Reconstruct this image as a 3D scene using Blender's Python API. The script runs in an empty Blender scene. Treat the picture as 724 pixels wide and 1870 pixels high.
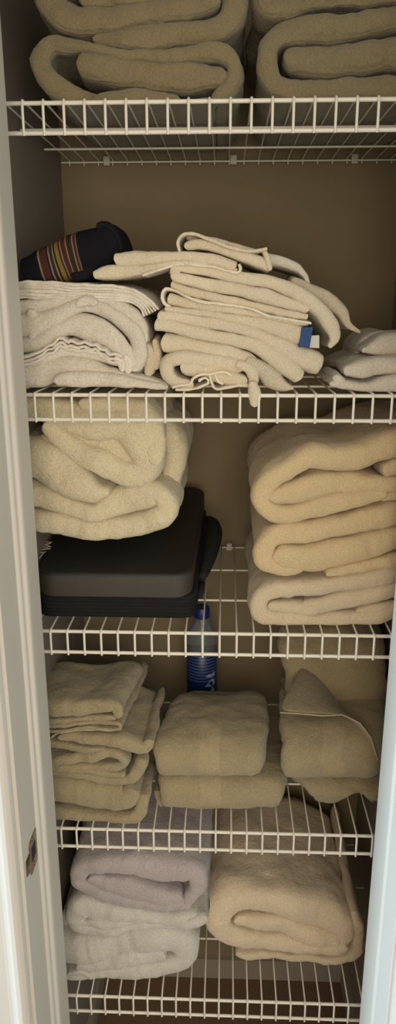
import bpy, math, random
from mathutils import Vector, Matrix, noise

# ------------------------------------------------------------------ units: inches, eye height = 0
INCH = 0.0254
FLOOR = -63.3
def W(x, y, z):
    return Vector((x * INCH, y * INCH, (z - FLOOR) * INCH))

# ------------------------------------------------------------------ camera
FPX, U0, V0 = 1316.0, 362.0, 935.0
PITCH, YAW, ROLL, DIST = 0.29009, 0.038254, -0.0015582, 38.5468
cp, sp, cyw, syw = math.cos(PITCH), math.sin(PITCH), math.cos(YAW), math.sin(YAW)
_r = Vector((cyw, syw, 0)); _u = Vector((-syw * sp, cyw * sp, cp)); FWD = Vector((-syw * cp, cyw * cp, -sp))
cr, sr = math.cos(ROLL), math.sin(ROLL)
RIGHT = _r * cr + _u * sr; UP = -_r * sr + _u * cr
CAMP = Vector((0, -DIST, 0))
cam_d = bpy.data.cameras.new('camera'); cam = bpy.data.objects.new('camera', cam_d)
bpy.context.scene.collection.objects.link(cam)
cam_d.sensor_fit = 'VERTICAL'; cam_d.sensor_height = 36; cam_d.lens = 36 * FPX / 1870
cam_d.clip_start = 0.02
m = Matrix.Identity(4)
for i in range(3):
    m[i][0] = RIGHT[i]; m[i][1] = UP[i]; m[i][2] = -FWD[i]
    m[i][3] = W(*CAMP)[i]
cam.matrix_world = m
bpy.context.scene.camera = cam

# ------------------------------------------------------------------ world, lights, exposure
sc = bpy.context.scene
sc.view_settings.view_transform = 'Standard'; sc.view_settings.look = 'None'
sc.view_settings.exposure = 0.0; sc.view_settings.gamma = 1.0; sc.view_settings.use_curve_mapping = False
wd = bpy.data.worlds.new('hall_light'); sc.world = wd; wd.use_nodes = True
wd.node_tree.nodes['Background'].inputs[0].default_value = (1.0, 0.93, 0.80, 1)
wd.node_tree.nodes['Background'].inputs[1].default_value = 0.42
def area(name, loc, target, sx, sy, power, col):
    d = bpy.data.lights.new(name, 'AREA'); d.shape = 'RECTANGLE'
    d.size = sx * INCH; d.size_y = sy * INCH; d.energy = power; d.color = col
    o = bpy.data.objects.new(name, d); sc.collection.objects.link(o)
    a, b = W(*loc), W(*target)
    o.location = a; o.rotation_euler = (b - a).to_track_quat('-Z', 'Y').to_euler()
    return o
area('daylight_window', (-85, -30, -38), (9, -3, -38), 26, 80, 84, (0.60, 0.82, 1.0))
area('hall_lamp', (6, -75, -2), (0, 0, -32), 40, 40, 19, (1.0, 0.88, 0.72))

# ------------------------------------------------------------------ helpers
COL = sc.collection
def proj(x, y, z):
    d = Vector((x, y, z)) - CAMP
    zc = d.dot(FWD)
    return U0 + FPX * d.dot(RIGHT) / zc, V0 - FPX * d.dot(UP) / zc
def at(u, v, y):
    d = RIGHT * ((u - U0) / FPX) - UP * ((v - V0) / FPX) + FWD
    t = (y - CAMP.y) / d.y
    p = CAMP + d * t
    return p.x, p.z
def x_for(u, y, z):
    a = proj(0, y, z)[0]; b = proj(1, y, z)[0]
    x = 0.0
    for _ in range(4):
        a = proj(x, y, z)[0]; b = proj(x + .5, y, z)[0]
        x += (u - a) / (b - a) * .5
    return x

def tag(o, label=None, cat=None, group=None, kind=None):
    if label: o['label'] = label
    if cat: o['category'] = cat
    if group: o['group'] = group
    if kind: o['kind'] = kind
    return o

class MB:
    """collects geometry in inches"""
    def __init__(s): s.v = []; s.f = []; s.mi = []; s.a = []
    def add(s, vs, fs, mi=0, att=None):
        n = len(s.v); s.v += [tuple(p) for p in vs]
        s.f += [tuple(i + n for i in f) for f in fs]; s.mi += [mi] * len(fs) if isinstance(mi, int) else list(mi)
        s.a += att if att else [(0, 0, 0)] * len(vs)
    def box(s, a, b, mi=0):
        x0, y0, z0 = a; x1, y1, z1 = b
        s.add([(x0,y0,z0),(x1,y0,z0),(x1,y1,z0),(x0,y1,z0),(x0,y0,z1),(x1,y0,z1),(x1,y1,z1),(x0,y1,z1)],
              [(0,3,2,1),(4,5,6,7),(0,1,5,4),(1,2,6,5),(2,3,7,6),(3,0,4,7)], mi)
    def tube(s, pts, r, n=8, mi=0):
        pts = [Vector(p) for p in pts]; rings = []
        prev = None
        for i, p in enumerate(pts):
            t = (pts[min(i+1, len(pts)-1)] - pts[max(i-1, 0)]).normalized()
            if prev is None:
                a = Vector((0,0,1)) if abs(t.z) < .9 else Vector((1,0,0))
                nrm = t.cross(a).normalized()
            else:
                nrm = (prev - t * prev.dot(t)).normalized()
            prev = nrm; b = t.cross(nrm)
            rr = r[i] if isinstance(r, (list, tuple)) else r
            rings.append([p + (nrm * math.cos(2*math.pi*k/n) + b * math.sin(2*math.pi*k/n)) * rr for k in range(n)])
        vs = [q for g in rings for q in g]; fs = []
        for i in range(len(rings)-1):
            for k in range(n):
                fs.append((i*n+k, i*n+(k+1)%n, (i+1)*n+(k+1)%n, (i+1)*n+k))
        fs.append(tuple(range(n-1,-1,-1))); fs.append(tuple((len(rings)-1)*n+k for k in range(n)))
        s.add(vs, fs, mi)
    def lathe(s, prof, cx, cy, n=32, mi=0, sx=1.0, sy=1.0):
        vs = []; fs = []
        for (r, z) in prof:
            for k in range(n):
                a = 2*math.pi*k/n; vs.append((cx + r*sx*math.cos(a), cy + r*sy*math.sin(a), z))
        for i in range(len(prof)-1):
            for k in range(n):
                fs.append((i*n+k, i*n+(k+1)%n, (i+1)*n+(k+1)%n, (i+1)*n+k))
        fs.append(tuple(range(n-1,-1,-1))); fs.append(tuple((len(prof)-1)*n+k for k in range(n)))
        s.add(vs, fs, mi)
    def prism_z(s, poly, z0, z1, mi=0):
        n = len(poly)
        vs = [(x,y,z0) for x,y in poly] + [(x,y,z1) for x,y in poly]
        fs = [tuple(range(n-1,-1,-1)), tuple(range(n,2*n))] + [(i,(i+1)%n,n+(i+1)%n,n+i) for i in range(n)]
        s.add(vs, fs, mi)
    def build(s, name, mats, parent=None, smooth=True, base=None, bevel=0, angle=None):
        me = bpy.data.meshes.new(name)
        pts = [W(*p) for p in s.v]
        if base is None:
            xs = [p.x for p in pts]; ys = [p.y for p in pts]; zs = [p.z for p in pts]
            base = Vector(((min(xs)+max(xs))/2, (min(ys)+max(ys))/2, min(zs)))
        else: base = W(*base)
        me.from_pydata([tuple(p - base) for p in pts], [], s.f)
        if not isinstance(mats, (list, tuple)): mats = [mats]
        for mm in mats: me.materials.append(mm)
        me.polygons.foreach_set('material_index', s.mi)
        me.polygons.foreach_set('use_smooth', [smooth] * len(s.f))
        if any(a != (0,0,0) for a in s.a):
            at_ = me.attributes.new('cloth', 'FLOAT_VECTOR', 'POINT')
            at_.data.foreach_set('vector', [c for a in s.a for c in a])
        me.update()
        o = bpy.data.objects.new(name, me); COL.objects.link(o)
        if parent:
            o.parent = parent; o.location = base - Vector(parent.location)
            pp = parent.parent
            while pp: o.location -= Vector(pp.location); pp = pp.parent
        else: o.location = base
        if bevel:
            b = o.modifiers.new('bevel', 'BEVEL'); b.width = bevel * INCH; b.segments = 3; b.limit_method = 'ANGLE'
        if angle and smooth:
            me.set_sharp_from_angle(angle=math.radians(angle))
        return o

def empty(name, loc):
    o = bpy.data.objects.new(name, None); COL.objects.link(o); o.location = W(*loc); o.empty_display_size = .02
    return o

# ------------------------------------------------------------------ materials
def srgb(r, g, b):
    f = lambda c: (c/255/12.92) if c/255 <= .04045 else ((c/255+.055)/1.055)**2.4
    return (f(r), f(g), f(b), 1)
def newmat(name):
    mt = bpy.data.materials.new(name); mt.use_nodes = True
    return mt, mt.node_tree, mt.node_tree.nodes['Principled BSDF']
def plain(name, col, rough=.5, metal=0, var=.04, scale=30, bump=0, bscale=300, **kw):
    mt, nt, p = newmat(name); N = nt.nodes; L = nt.links
    tc = N.new('ShaderNodeTexCoord')
    nz = N.new('ShaderNodeTexNoise'); nz.inputs['Scale'].default_value = scale; nz.inputs['Detail'].default_value = 4
    L.new(tc.outputs['Object'], nz.inputs['Vector'])
    mx = N.new('ShaderNodeMix'); mx.data_type = 'RGBA'
    c = srgb(*col)
    mx.inputs['A'].default_value = tuple(x*(1-var) for x in c[:3]) + (1,)
    mx.inputs['B'].default_value = tuple(min(1, x*(1+var)) for x in c[:3]) + (1,)
    L.new(nz.outputs['Fac'], mx.inputs['Factor']); L.new(mx.outputs['Result'], p.inputs['Base Color'])
    p.inputs['Roughness'].default_value = rough; p.inputs['Metallic'].default_value = metal
    if bump:
        n2 = N.new('ShaderNodeTexNoise'); n2.inputs['Scale'].default_value = bscale; L.new(tc.outputs['Object'], n2.inputs['Vector'])
        b = N.new('ShaderNodeBump'); b.inputs['Strength'].default_value = bump; b.inputs['Distance'].default_value = .001
        L.new(n2.outputs['Fac'], b.inputs['Height']); L.new(b.outputs['Normal'], p.inputs['Normal'])
    for k, v in kw.items(): p.inputs[k.replace('_', ' ')].default_value = v
    return mt
def cloth(name, col, pile=.8, size=1.0, rib=0, ribdir=0, ribfreq=8, var=.07, sheen=.25, dirt=.06):
    """woven or terry cotton: loops (bump), a little mottling, optional ribs running over the folds"""
    mt, nt, p = newmat(name); N = nt.nodes; L = nt.links
    tc = N.new('ShaderNodeTexCoord')
    n1 = N.new('ShaderNodeTexNoise'); n1.inputs['Scale'].default_value = 420/size; n1.inputs['Detail'].default_value = 3
    n2 = N.new('ShaderNodeTexNoise'); n2.inputs['Scale'].default_value = 130/size; n2.inputs['Detail'].default_value = 3
    n3 = N.new('ShaderNodeTexNoise'); n3.inputs['Scale'].default_value = 14; n3.inputs['Detail'].default_value = 3
    for n in (n1, n2, n3): L.new(tc.outputs['Object'], n.inputs['Vector'])
    c = srgb(*col)
    mx = N.new('ShaderNodeMix'); mx.data_type = 'RGBA'
    mx.inputs['A'].default_value = tuple(x*(1-var*2) for x in c[:3]) + (1,)
    mx.inputs['B'].default_value = tuple(min(1, x*(1+var)) for x in c[:3]) + (1,)
    cr_ = N.new('ShaderNodeMapRange'); cr_.inputs['From Min'].default_value = .35; cr_.inputs['From Max'].default_value = .65
    L.new(n1.outputs['Fac'], cr_.inputs['Value']); L.new(cr_.outputs['Result'], mx.inputs['Factor'])
    m2 = N.new('ShaderNodeMix'); m2.data_type = 'RGBA'; m2.blend_type = 'MULTIPLY'; m2.inputs['Factor'].default_value = 1
    r3 = N.new('ShaderNodeMapRange'); r3.inputs['From Min'].default_value = .3; r3.inputs['From Max'].default_value = .7
    r3.inputs['To Min'].default_value = 1 - dirt; r3.inputs['To Max'].default_value = 1 + dirt*.4
    L.new(n3.outputs['Fac'], r3.inputs['Value']); L.new(mx.outputs['Result'], m2.inputs['A']); L.new(r3.outputs['Result'], m2.inputs['B'])
    L.new(m2.outputs['Result'], p.inputs['Base Color'])
    p.inputs['Roughness'].default_value = .95; p.inputs['Specular IOR Level'].default_value = .15
    p.inputs['Sheen Weight'].default_value = sheen; p.inputs['Sheen Roughness'].default_value = .6
    b1 = N.new('ShaderNodeBump'); b1.inputs['Strength'].default_value = pile; b1.inputs['Distance'].default_value = .0017
    L.new(n1.outputs['Fac'], b1.inputs['Height'])
    b2 = N.new('ShaderNodeBump'); b2.inputs['Strength'].default_value = pile*.7; b2.inputs['Distance'].default_value = .002
    L.new(n2.outputs['Fac'], b2.inputs['Height']); L.new(b1.outputs['Normal'], b2.inputs['Normal'])
    n4 = N.new('ShaderNodeTexNoise'); n4.inputs['Scale'].default_value = 38; n4.inputs['Detail'].default_value = 2; n4.inputs['Distortion'].default_value = .8
    L.new(tc.outputs['Object'], n4.inputs['Vector'])
    b4 = N.new('ShaderNodeBump'); b4.inputs['Strength'].default_value = .35; b4.inputs['Distance'].default_value = .006
    L.new(n4.outputs['Fac'], b4.inputs['Height']); L.new(b2.outputs['Normal'], b4.inputs['Normal'])
    last = b4
    if rib:
        at_ = N.new('ShaderNodeAttribute'); at_.attribute_name = 'cloth'
        sx = N.new('ShaderNodeSeparateXYZ'); L.new(at_.outputs['Vector'], sx.inputs['Vector'])
        mu = N.new('ShaderNodeMath'); mu.operation = 'MULTIPLY'; mu.inputs[1].default_value = ribfreq * 2*math.pi
        L.new(sx.outputs[ribdir], mu.inputs[0])
        si = N.new('ShaderNodeMath'); si.operation = 'SINE'; L.new(mu.outputs[0], si.inputs[0])
        b3 = N.new('ShaderNodeBump'); b3.inputs['Strength'].default_value = rib; b3.inputs['Distance'].default_value = .0015
        L.new(si.outputs[0], b3.inputs['Height']); L.new(last.outputs['Normal'], b3.inputs['Normal']); last = b3
    L.new(last.outputs['Normal'], p.inputs['Normal'])
    return mt

M = {}
M['wall'] = plain('beige_wall_paint', (139, 123, 94), .85, var=.03, scale=6, bump=.15, bscale=250)
M['wall_side'] = plain('side_wall_paint', (140, 130, 118), .85, var=.03, scale=6, bump=.15, bscale=250)
M['ceil'] = plain('ceiling_paint', (190, 182, 168), .9)
M['gloss'] = plain('white_gloss_trim_paint', (208, 200, 188), .62, var=.02, scale=8)
M['carpet'] = plain('brown_carpet', (116, 92, 70), 1, var=.25, scale=160, bump=1, bscale=350)
M['wire'] = plain('white_vinyl_coated_wire', (236, 228, 212), .35, var=.03, scale=60)
M['clip'] = plain('white_plastic_clip', (205, 198, 184), .4)
M['brass'] = plain('worn_nickel_metal', (150, 134, 110), .32, metal=1, var=.25, scale=120)
M['dark_hole'] = plain('dark_recess', (40, 32, 26), .9)
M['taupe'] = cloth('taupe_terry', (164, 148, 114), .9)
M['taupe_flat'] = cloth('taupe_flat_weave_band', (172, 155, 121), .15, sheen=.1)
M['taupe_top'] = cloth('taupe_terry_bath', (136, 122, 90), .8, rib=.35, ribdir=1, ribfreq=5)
M['cream'] = cloth('cream_terry', (220, 205, 170), .9)
M['cream_smooth'] = cloth('cream_flannel', (214, 189, 146), .4, size=.8)
M['ecru'] = cloth('ecru_cotton', (214, 194, 162), .4, size=.8)
M['ivory'] = cloth('ivory_dish_cloth', (222, 207, 179), .35, size=.7)
M['ivory_rib'] = cloth('ivory_ribbed_cloth', (224, 209, 181), .3, size=.7, rib=.6, ribdir=0, ribfreq=7)
M['ivory_ribv'] = cloth('ivory_waffle_cloth', (224, 209, 181), .3, size=.7, rib=.28, ribdir=2, ribfreq=9)
M['white'] = cloth('white_cotton', (232, 222, 205), .4, size=.8)
M['white_cool'] = cloth('white_plush', (220, 209, 190), .5)
M['lav'] = cloth('lavender_terry', (182, 168, 164), .7)
M['white_dim'] = cloth('off_white_plush', (206, 198, 184), .5)
M['natural'] = cloth('natural_cream_plush', (222, 200, 168), .8)
M['hem'] = cloth('pale_hem_stitching', (238, 226, 200), .1, size=.5)
M['hem_taupe'] = cloth('taupe_hem', (186, 170, 138), .1, size=.5)
M['pink'] = cloth('cream_with_pink_weave', (206, 170, 138), .4)
M['base'] = plain('dull_baseboard_paint', (160, 148, 132), .6)
M['navy'] = cloth('navy_cloth', (32, 32, 40), .3, var=.2, sheen=0)
M['navy_stitch'] = cloth('navy_cloth_fold', (30, 29, 34), .3, var=.2, sheen=0)

# ------------------------------------------------------------------ room shell
WL, WR, WB, WF = -11.6, 12.05, 16.0, -2.4
CEIL = 32.6
HX = 42.0; HY = -110
def slab(name, a, b, mat):
    s = MB(); s.box(a, b); o = s.build(name, mat, smooth=False); tag(o, kind='structure'); return o
slab('floor', (-HX, HY, FLOOR - 1), (HX, WB + .5, FLOOR), M['carpet'])
slab('ceiling', (-HX, WF - 5, CEIL), (HX, WB + .5, CEIL + 1), M['ceil'])
slab('wall_back', (WL - .5, WB, FLOOR), (WR + .5, WB + .5, CEIL), M['wall'])
slab('wall_left', (WL - .5, WF, FLOOR), (WL, WB, CEIL), M['wall_side'])
slab('wall_right', (WR, WF, FLOOR), (WR + .5, WB, CEIL), M['wall_side'])
slab('wall_front_left', (-HX, -7.3, FLOOR), (-11.1, WF, CEIL), M['ceil'])
slab('wall_front_right', (10.4, -7.3, FLOOR), (HX, WF, CEIL), M['ceil'])
slab('wall_front_header', (-11.1, -7.3, 18.5), (10.4, WF, CEIL), M['ceil'])
slab('baseboard_back', (WL, WB - .5, FLOOR), (WR, WB, FLOOR + 2.3), M['base'])
slab('baseboard_left', (WL, WF, FLOOR), (WL + .45, WB - .5, FLOOR + 2.3), M['base'])
slab('baseboard_right', (WR - .45, WF, FLOOR), (WR, WB - .5, FLOOR + 2.3), M['base'])

def smooth_poly(poly, it=1):
    for _ in range(it):
        q = []
        n = len(poly)
        for i in range(n):
            a = poly[i]; b = poly[(i+1) % n]
            q.append((a[0]*.75+b[0]*.25, a[1]*.75+b[1]*.25)); q.append((a[0]*.25+b[0]*.75, a[1]*.25+b[1]*.75))
        poly = q
    return poly
# left jamb with door stop, then the moulded casing
left = [(-11.3,-2.1),(-10.15,-2.1),(-10.08,-2.25),(-10.08,-4.2),(-10.12,-4.4),(-10.30,-4.52),(-10.34,-4.75),(-10.40,-4.85),(-10.52,-4.9),(-10.55,-7.55),(-11.3,-7.55)]
s = MB(); s.prism_z(left, FLOOR, 18.4); o = s.build('trim_1', M['gloss'], smooth=False, bevel=.06); tag(o, kind='structure')
cas = [(-10.72,-7.3),(-10.72,-7.75),(-10.78,-8.0),(-10.92,-8.14),(-11.12,-8.19),(-11.34,-8.17),(-11.5,-8.12),(-11.65,-8.09),(-11.85,-8.08),
       (-12.4,-8.10),(-12.95,-8.13),(-13.1,-8.14),(-13.2,-8.22),(-13.36,-8.27),(-13.55,-8.26),(-13.72,-8.20),(-13.9,-8.16),(-14.2,-8.15),(-14.35,-8.05),(-14.4,-7.3)]
s = MB(); s.prism_z(cas, FLOOR, 18.4); o = s.build('trim_2', M['gloss'], smooth=False, bevel=.04); tag(o, kind='structure')
right = [(10.9,-2.1),(9.30,-2.1),(9.22,-2.2),(9.22,-4.9),(9.25,-5.0),(9.36,-5.1),(9.36,-7.55),(10.9,-7.55)]
s = MB(); s.prism_z(right, FLOOR, 18.4); o = s.build('trim_3', M['gloss'], smooth=False, bevel=.05); tag(o, kind='structure')
head = MB(); head.box((-11.3, -7.55, 17.6), (10.9, -2.1, 18.5)); o = head.build('trim_4', M['gloss'], smooth=False); tag(o, kind='structure')
rc = [(9.55,-7.3),(9.55,-7.8),(9.7,-8.15),(10.1,-8.2),(10.4,-7.95),(12.2,-8.1),(12.6,-8.35),(12.9,-8.1),(13.2,-7.3)]
s = MB(); s.prism_z(rc, FLOOR, 18.4); o = s.build('trim_5', M['gloss'], smooth=False, bevel=.04); tag(o, kind='structure')

# unseen open door at right, added to bounce light onto the left jamb
s = MB(); s.box((10.2, -32.5, FLOOR + .6), (11.55, -8.75, 17.2)); o = s.build('bounce_door_1', M['gloss'], smooth=False, bevel=.08); tag(o, kind='structure')
s = MB(); s.lathe([(.25,0),(1.1,.02),(1.1,.12),(.4,.2),(.4,1.3),(.95,1.6),(1.1,2.1),(.9,2.55),(.2,2.65)], 0, 0, 24)
s.v = [(10.2 - z, -30.2 + x, -28 + y) for x, y, z in s.v]; s.build('door_knob', M['brass'], o, angle=40)

# strike plate let into the jamb face
sx = -10.55
st = empty('strike_plate', (sx, -6.6, -29.9))
tag(st, 'worn metal latch strike plate on the left door jamb', 'strike plate')
def yz_plate(poly, x0, x1):
    s = MB(); n = len(poly)
    vs = [(x0,y,z) for y,z in poly] + [(x1,y,z) for y,z in poly]
    fs = [tuple(range(n)), tuple(range(2*n-1,n-1,-1))] + [(i,n+i,n+(i+1)%n,(i+1)%n) for i in range(n)]
    s.add(vs, fs); return s
pl = [(-4.95 - .0, -28.55), (-5.0,-30.45), (-5.1,-30.6), (-6.3,-30.6),(-6.45,-30.45),(-6.45,-28.6),(-6.3,-28.45),(-5.1,-28.45)]
pl = [(y - .75, z) for y, z in pl]
plate = yz_plate(pl, sx - .02, sx + .05).build('plate', M['brass'], st, smooth=False, bevel=.02)
s = MB()
lipc = [(-7.2, -28.9), (-7.35, -29.0), (-7.55, -29.15)]
s.add([(sx+.04,-7.1,-29.0),(sx+.10,-7.5,-29.0),(sx+.02,-7.85,-29.0),(sx-.12,-8.1,-29.0),
       (sx+.04,-7.1,-30.0),(sx+.10,-7.5,-30.0),(sx+.02,-7.85,-30.0),(sx-.12,-8.1,-30.0),
       (sx-.02,-7.1,-29.0),(sx+.03,-7.5,-29.0),(sx-.04,-7.85,-29.0),(sx-.16,-8.1,-29.0),
       (sx-.02,-7.1,-30.0),(sx+.03,-7.5,-30.0),(sx-.04,-7.85,-30.0),(sx-.16,-8.1,-30.0)],
      [(0,1,5,4),(1,2,6,5),(2,3,7,6),(8,12,13,9),(9,13,14,10),(10,14,15,11),(0,8,9,1),(1,9,10,2),(2,10,11,3),(4,5,13,12),(5,6,14,13),(6,7,15,14),(3,11,15,7)])
s.build('lip', M['brass'], st)
yz_plate([(-6.05,-29.05),(-6.05,-29.95),(-6.85,-29.95),(-6.85,-29.05)], sx+.02, sx + .058).build('latch_hole', M['dark_hole'], st, smooth=False)
for zz in (-28.7, -30.33):
    s = MB(); c = []
    for k in range(14):
        a = 2*math.pi*k/14; c.append((-6.45 + .13*math.cos(a), zz + .13*math.sin(a)))
    yz_plate(c, sx + .04, sx + .075).build('screw', M['brass'], st, smooth=False)

st.location += Vector((0, .75*INCH, -.2*INCH))

# ------------------------------------------------------------------ wire shelves
SZ = {1: 8.964, 2: -5.009, 3: -18.941, 4: -32.975, 5: -47.121}
PH = {1: -9.8906, 2: -10.2266, 3: -10.2123, 4: -10.3686, 5: -10.0672}
LIP = 1.337
SHN = {1: 'top wire shelf, under the rolled taupe bath towels', 2: 'second wire shelf down, under the heaped white cloths',
       3: 'third wire shelf down, under the black case and yellow-cream towels', 4: 'fourth wire shelf down, under the small taupe hand towels',
       5: 'lowest wire shelf, under the lavender, white and natural towels'}
def make_shelf(i):
    z = SZ[i]
    root = empty('wire_shelf', ((WL + WR)/2, 7.7, z - LIP))
    tag(root, 'white vinyl-coated ' + SHN[i], 'wire shelf', 'closet wire shelves')
    x0, x1 = WL + .15, WR - .15
    def rod(name, y, zz, r):
        s = MB(); s.tube([(x0, y, zz), (x1, y, zz)], r, 12); s.build(name, M['wire'], root, angle=50)
    rod('front_rail', 0, z - .02, .105)
    rod('lip_rail', -.06, z - LIP, .105)
    rod('support_rail', 5.14, z - .14, .075)
    rod('support_rail', 10.58, z - .14, .07)
    rod('back_rail', 15.45, z - .10, .065)
    first = None
    k = math.ceil(x0 + .2 - PH[i])
    x = PH[i] + k
    xs = []
    while x < x1 - .15: xs.append(x); x += 1
    for x in xs:
        if first is None:
            s = MB()
            pts = [(x, 15.5, z - .32), (x, 15.52, z), (x, 15.4, z + .055), (x, 10, z + .055), (x, 5, z + .055), (x, .05, z + .095), (x, -.1, z + .085), (x, -.17, z), (x, -.19, z - .3), (x, -.2, z - 1.2), (x, -.17, z - LIP - .13)]
            s.tube(pts, [.05]*5 + [.06, .07, .07, .07, .07, .066], 8)
            first = s.build('cross_wire', M['wire'], root, angle=60); fx = x
        else:
            c = first.copy(); COL.objects.link(c); c.parent = root
            c.location = first.location + Vector(((x - fx) * INCH, 0, 0))
    for cx in (-8.3, .4, 8.6):
        s = MB(); s.box((cx - .22, 15.3, z - .32), (cx + .22, 15.98, z + .28)); s.tube([(cx, 15.3, z + .12), (cx, 15.2, z + .12)], .14, 10)
        s.build('wall_clip', M['clip'], root, bevel=.06, angle=30)
for i in SZ: make_shelf(i)

# ------------------------------------------------------------------ cloth builder
def cr1(p0, p1, p2, p3, t):
    return .5*((2*p1) + (-p0+p2)*t + (2*p0-5*p1+4*p2-p3)*t*t + (-p0+3*p1-3*p2+p3)*t**3)
def spline(P, step):
    n = len(P); Q = []
    for i in range(n-1):
        p0 = P[max(i-1,0)]; p1 = P[i]; p2 = P[i+1]; p3 = P[min(i+2,n-1)]
        for k in range(14):
            t = k/14; Q.append([cr1(a,b,c,d,t) for a,b,c,d in zip(p0,p1,p2,p3)])
    Q.append(list(P[-1]))
    L = [0]
    for a, b in zip(Q, Q[1:]): L.append(L[-1] + math.hypot(b[0]-a[0], b[1]-a[1]))
    tot = L[-1]; m_ = max(4, int(tot/step)); out = []; j = 0
    for k in range(m_+1):
        d = tot*k/m_
        while j < len(L)-2 and L[j+1] < d: j += 1
        f = (d-L[j])/max(1e-9, L[j+1]-L[j]); f = min(1, max(0, f))
        out.append([a+(b-a)*f for a, b in zip(Q[j], Q[j+1])])
    return out, tot

def nvec(q):
    return Vector((noise.noise(q), noise.noise(q + Vector((31.7, 0, 0))), noise.noise(q + Vector((0, 47.3, 11.1)))))*1.1
def warp(p, amp, seed):
    q = Vector(p)
    a = nvec(q*.30 + Vector((seed, 0, 0)))
    b = nvec(q*.85 + Vector((0, seed, 7)))
    c = nvec(q*2.2 + Vector((3, 5, seed)))
    return q + (a*.22 + b*.11 + c*.035) * amp

def ribbon(s, P, lo, hi, axis='y', amp=1.0, seed=0, floor=None, edge=.22, kx=0, kz=0, step=.16, mi=0, fine=.03, band=None, lean=0, cap=1.0, post=None):
    """a layer of cloth of half-thickness h following the folded path P, extruded along axis;
    P rows: (a, z, h) or (a, z, h, lo, hi); a = x for axis y, = y for axis x"""
    own = len(P[0]) > 3
    Q, tot = spline(P, step)
    n = len(Q)
    hs = [max(.03, q[2]) for q in Q]
    # round off both ends of the layer
    rings = []
    def frame(i):
        a = Q[max(i-1,0)]; b = Q[min(i+1,n-1)]
        dx, dz = b[0]-a[0], b[1]-a[1]; l = math.hypot(dx,dz) or 1
        return dx/l, dz/l
    seq = []
    tx, tz = frame(0); h = hs[0]
    for k in (0, 1, 2, 3):
        a = math.pi/2*k/4
        seq.append((Q[0][0] - tx*h*cap*math.cos(a), Q[0][1] - tz*h*cap*math.cos(a), max(.012, h*math.sin(a)), tx, tz, Q[0], -h*math.cos(a)))
    for i in range(n):
        tx, tz = frame(i); seq.append((Q[i][0], Q[i][1], hs[i], tx, tz, Q[i], tot*i/(n-1)))
    tx, tz = frame(n-1); h = hs[-1]
    for k in (3, 2, 1, 0):
        a = math.pi/2*k/4
        seq.append((Q[-1][0] + tx*h*cap*math.cos(a), Q[-1][1] + tz*h*cap*math.cos(a), max(.012, h*math.sin(a)), tx, tz, Q[-1], tot + h*math.cos(a)))
    vs = []; att = []; nr = None
    for (a, z, h, tx, tz, q, sl) in seq:
        l_, h_ = (q[3], q[4]) if own else (lo, hi)
        e = edge * noise.noise(Vector((sl*.45 + seed*3.1, seed, .5))) + edge*.35*noise.noise(Vector((sl*1.7, seed, 9)))
        l_ = l_ + e
        nx, nz = -tz, tx
        # half-section: from far end over the top to the near end and back underneath
        r = h
        ts = []
        span = max(.1, (h_ - r) - (l_ + r))
        m_ = max(3, int(nseg))
        for k in range(m_+1):
            f = k/m_; f = f**1.35           # dense near the front
            ts.append((1, l_ + r + span*f))
        sec = []
        nback = 3
        for k in range(nback):           # rounded far end, upper half
            pass
        sec += [(h, y_) for (_, y_) in reversed(ts)]
        NA = 8
        for k in range(1, NA):
            an = math.pi*k/NA
            sec.append((h*math.copysign(abs(math.cos(an))**.62, math.cos(an)), l_ + r - r*abs(math.sin(an))**.8))
        sec += [(-h, y_) for (_, y_) in ts]
        for k in range(1, 4):
            an = math.pi*k/4
            sec.append((-h*math.cos(an), h_ - r + r*math.sin(an)))
        nr = len(sec)
        for (o_, e_) in sec:
            A_ = a + nx*o_; Z_ = z + nz*o_
            if axis == 'y': p = (A_ + kx*(e_-l_), e_, Z_ + kz*(e_-l_))
            else: p = (e_, A_, Z_)
            if lean and axis == 'y': p = (p[0], p[1] + lean*(p[2] - SZc), p[2])
            g = warp(p, amp, seed)
            if fine:
                nn = noise.noise(Vector(p)*3.1 + Vector((seed, 1, 1)))*fine
                g = g + Vector((nx*nn if axis == 'y' else 0, 0 if axis == 'y' else nx*nn, nz*nn)) * (1 if o_ > 0 else -1)
            if post: g = post(g)
            if floor is not None and g.z < floor: g.z = floor + (g.z-floor)*.03
            vs.append(g); att.append((sl, e_, A_ + Z_ if axis == 'y' else e_))
    fs = []; mis = []
    for i in range(len(seq)-1):
        for k in range(nr):
            f = (i*nr+k, i*nr+(k+1)%nr, (i+1)*nr+(k+1)%nr, (i+1)*nr+k)
            fs.append(f)
            mm = mi
            if band:
                for b0, b1, bm in band:
                    c_ = att[f[0]][1]
                    if b0 < c_ < b1: mm = bm
            mis.append(mm)
    fs.append(tuple(range(nr-1,-1,-1))); fs.append(tuple((len(seq)-1)*nr+k for k in range(nr)))
    mis += [mi, mi]
    s.add(vs, fs, mis, att)
nseg = 22; SZc = 0

def PX(pts, y, o=(0,0), k=1.0, dx=0):
    """outline points read off the photograph -> (x, z, half thickness) in the plane y (inches)"""
    out = []
    for p in pts:
        u, v, w = o[0] + p[0]/k, o[1] + p[1]/k, p[2]/k
        x, z = at(u, v, y)
        _, v1 = proj(x, y, z + .5); _, v0 = proj(x, y, z - .5)
        out.append((x + dx, z, 1.07*w/abs(v0 - v1)))
    return out

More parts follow.
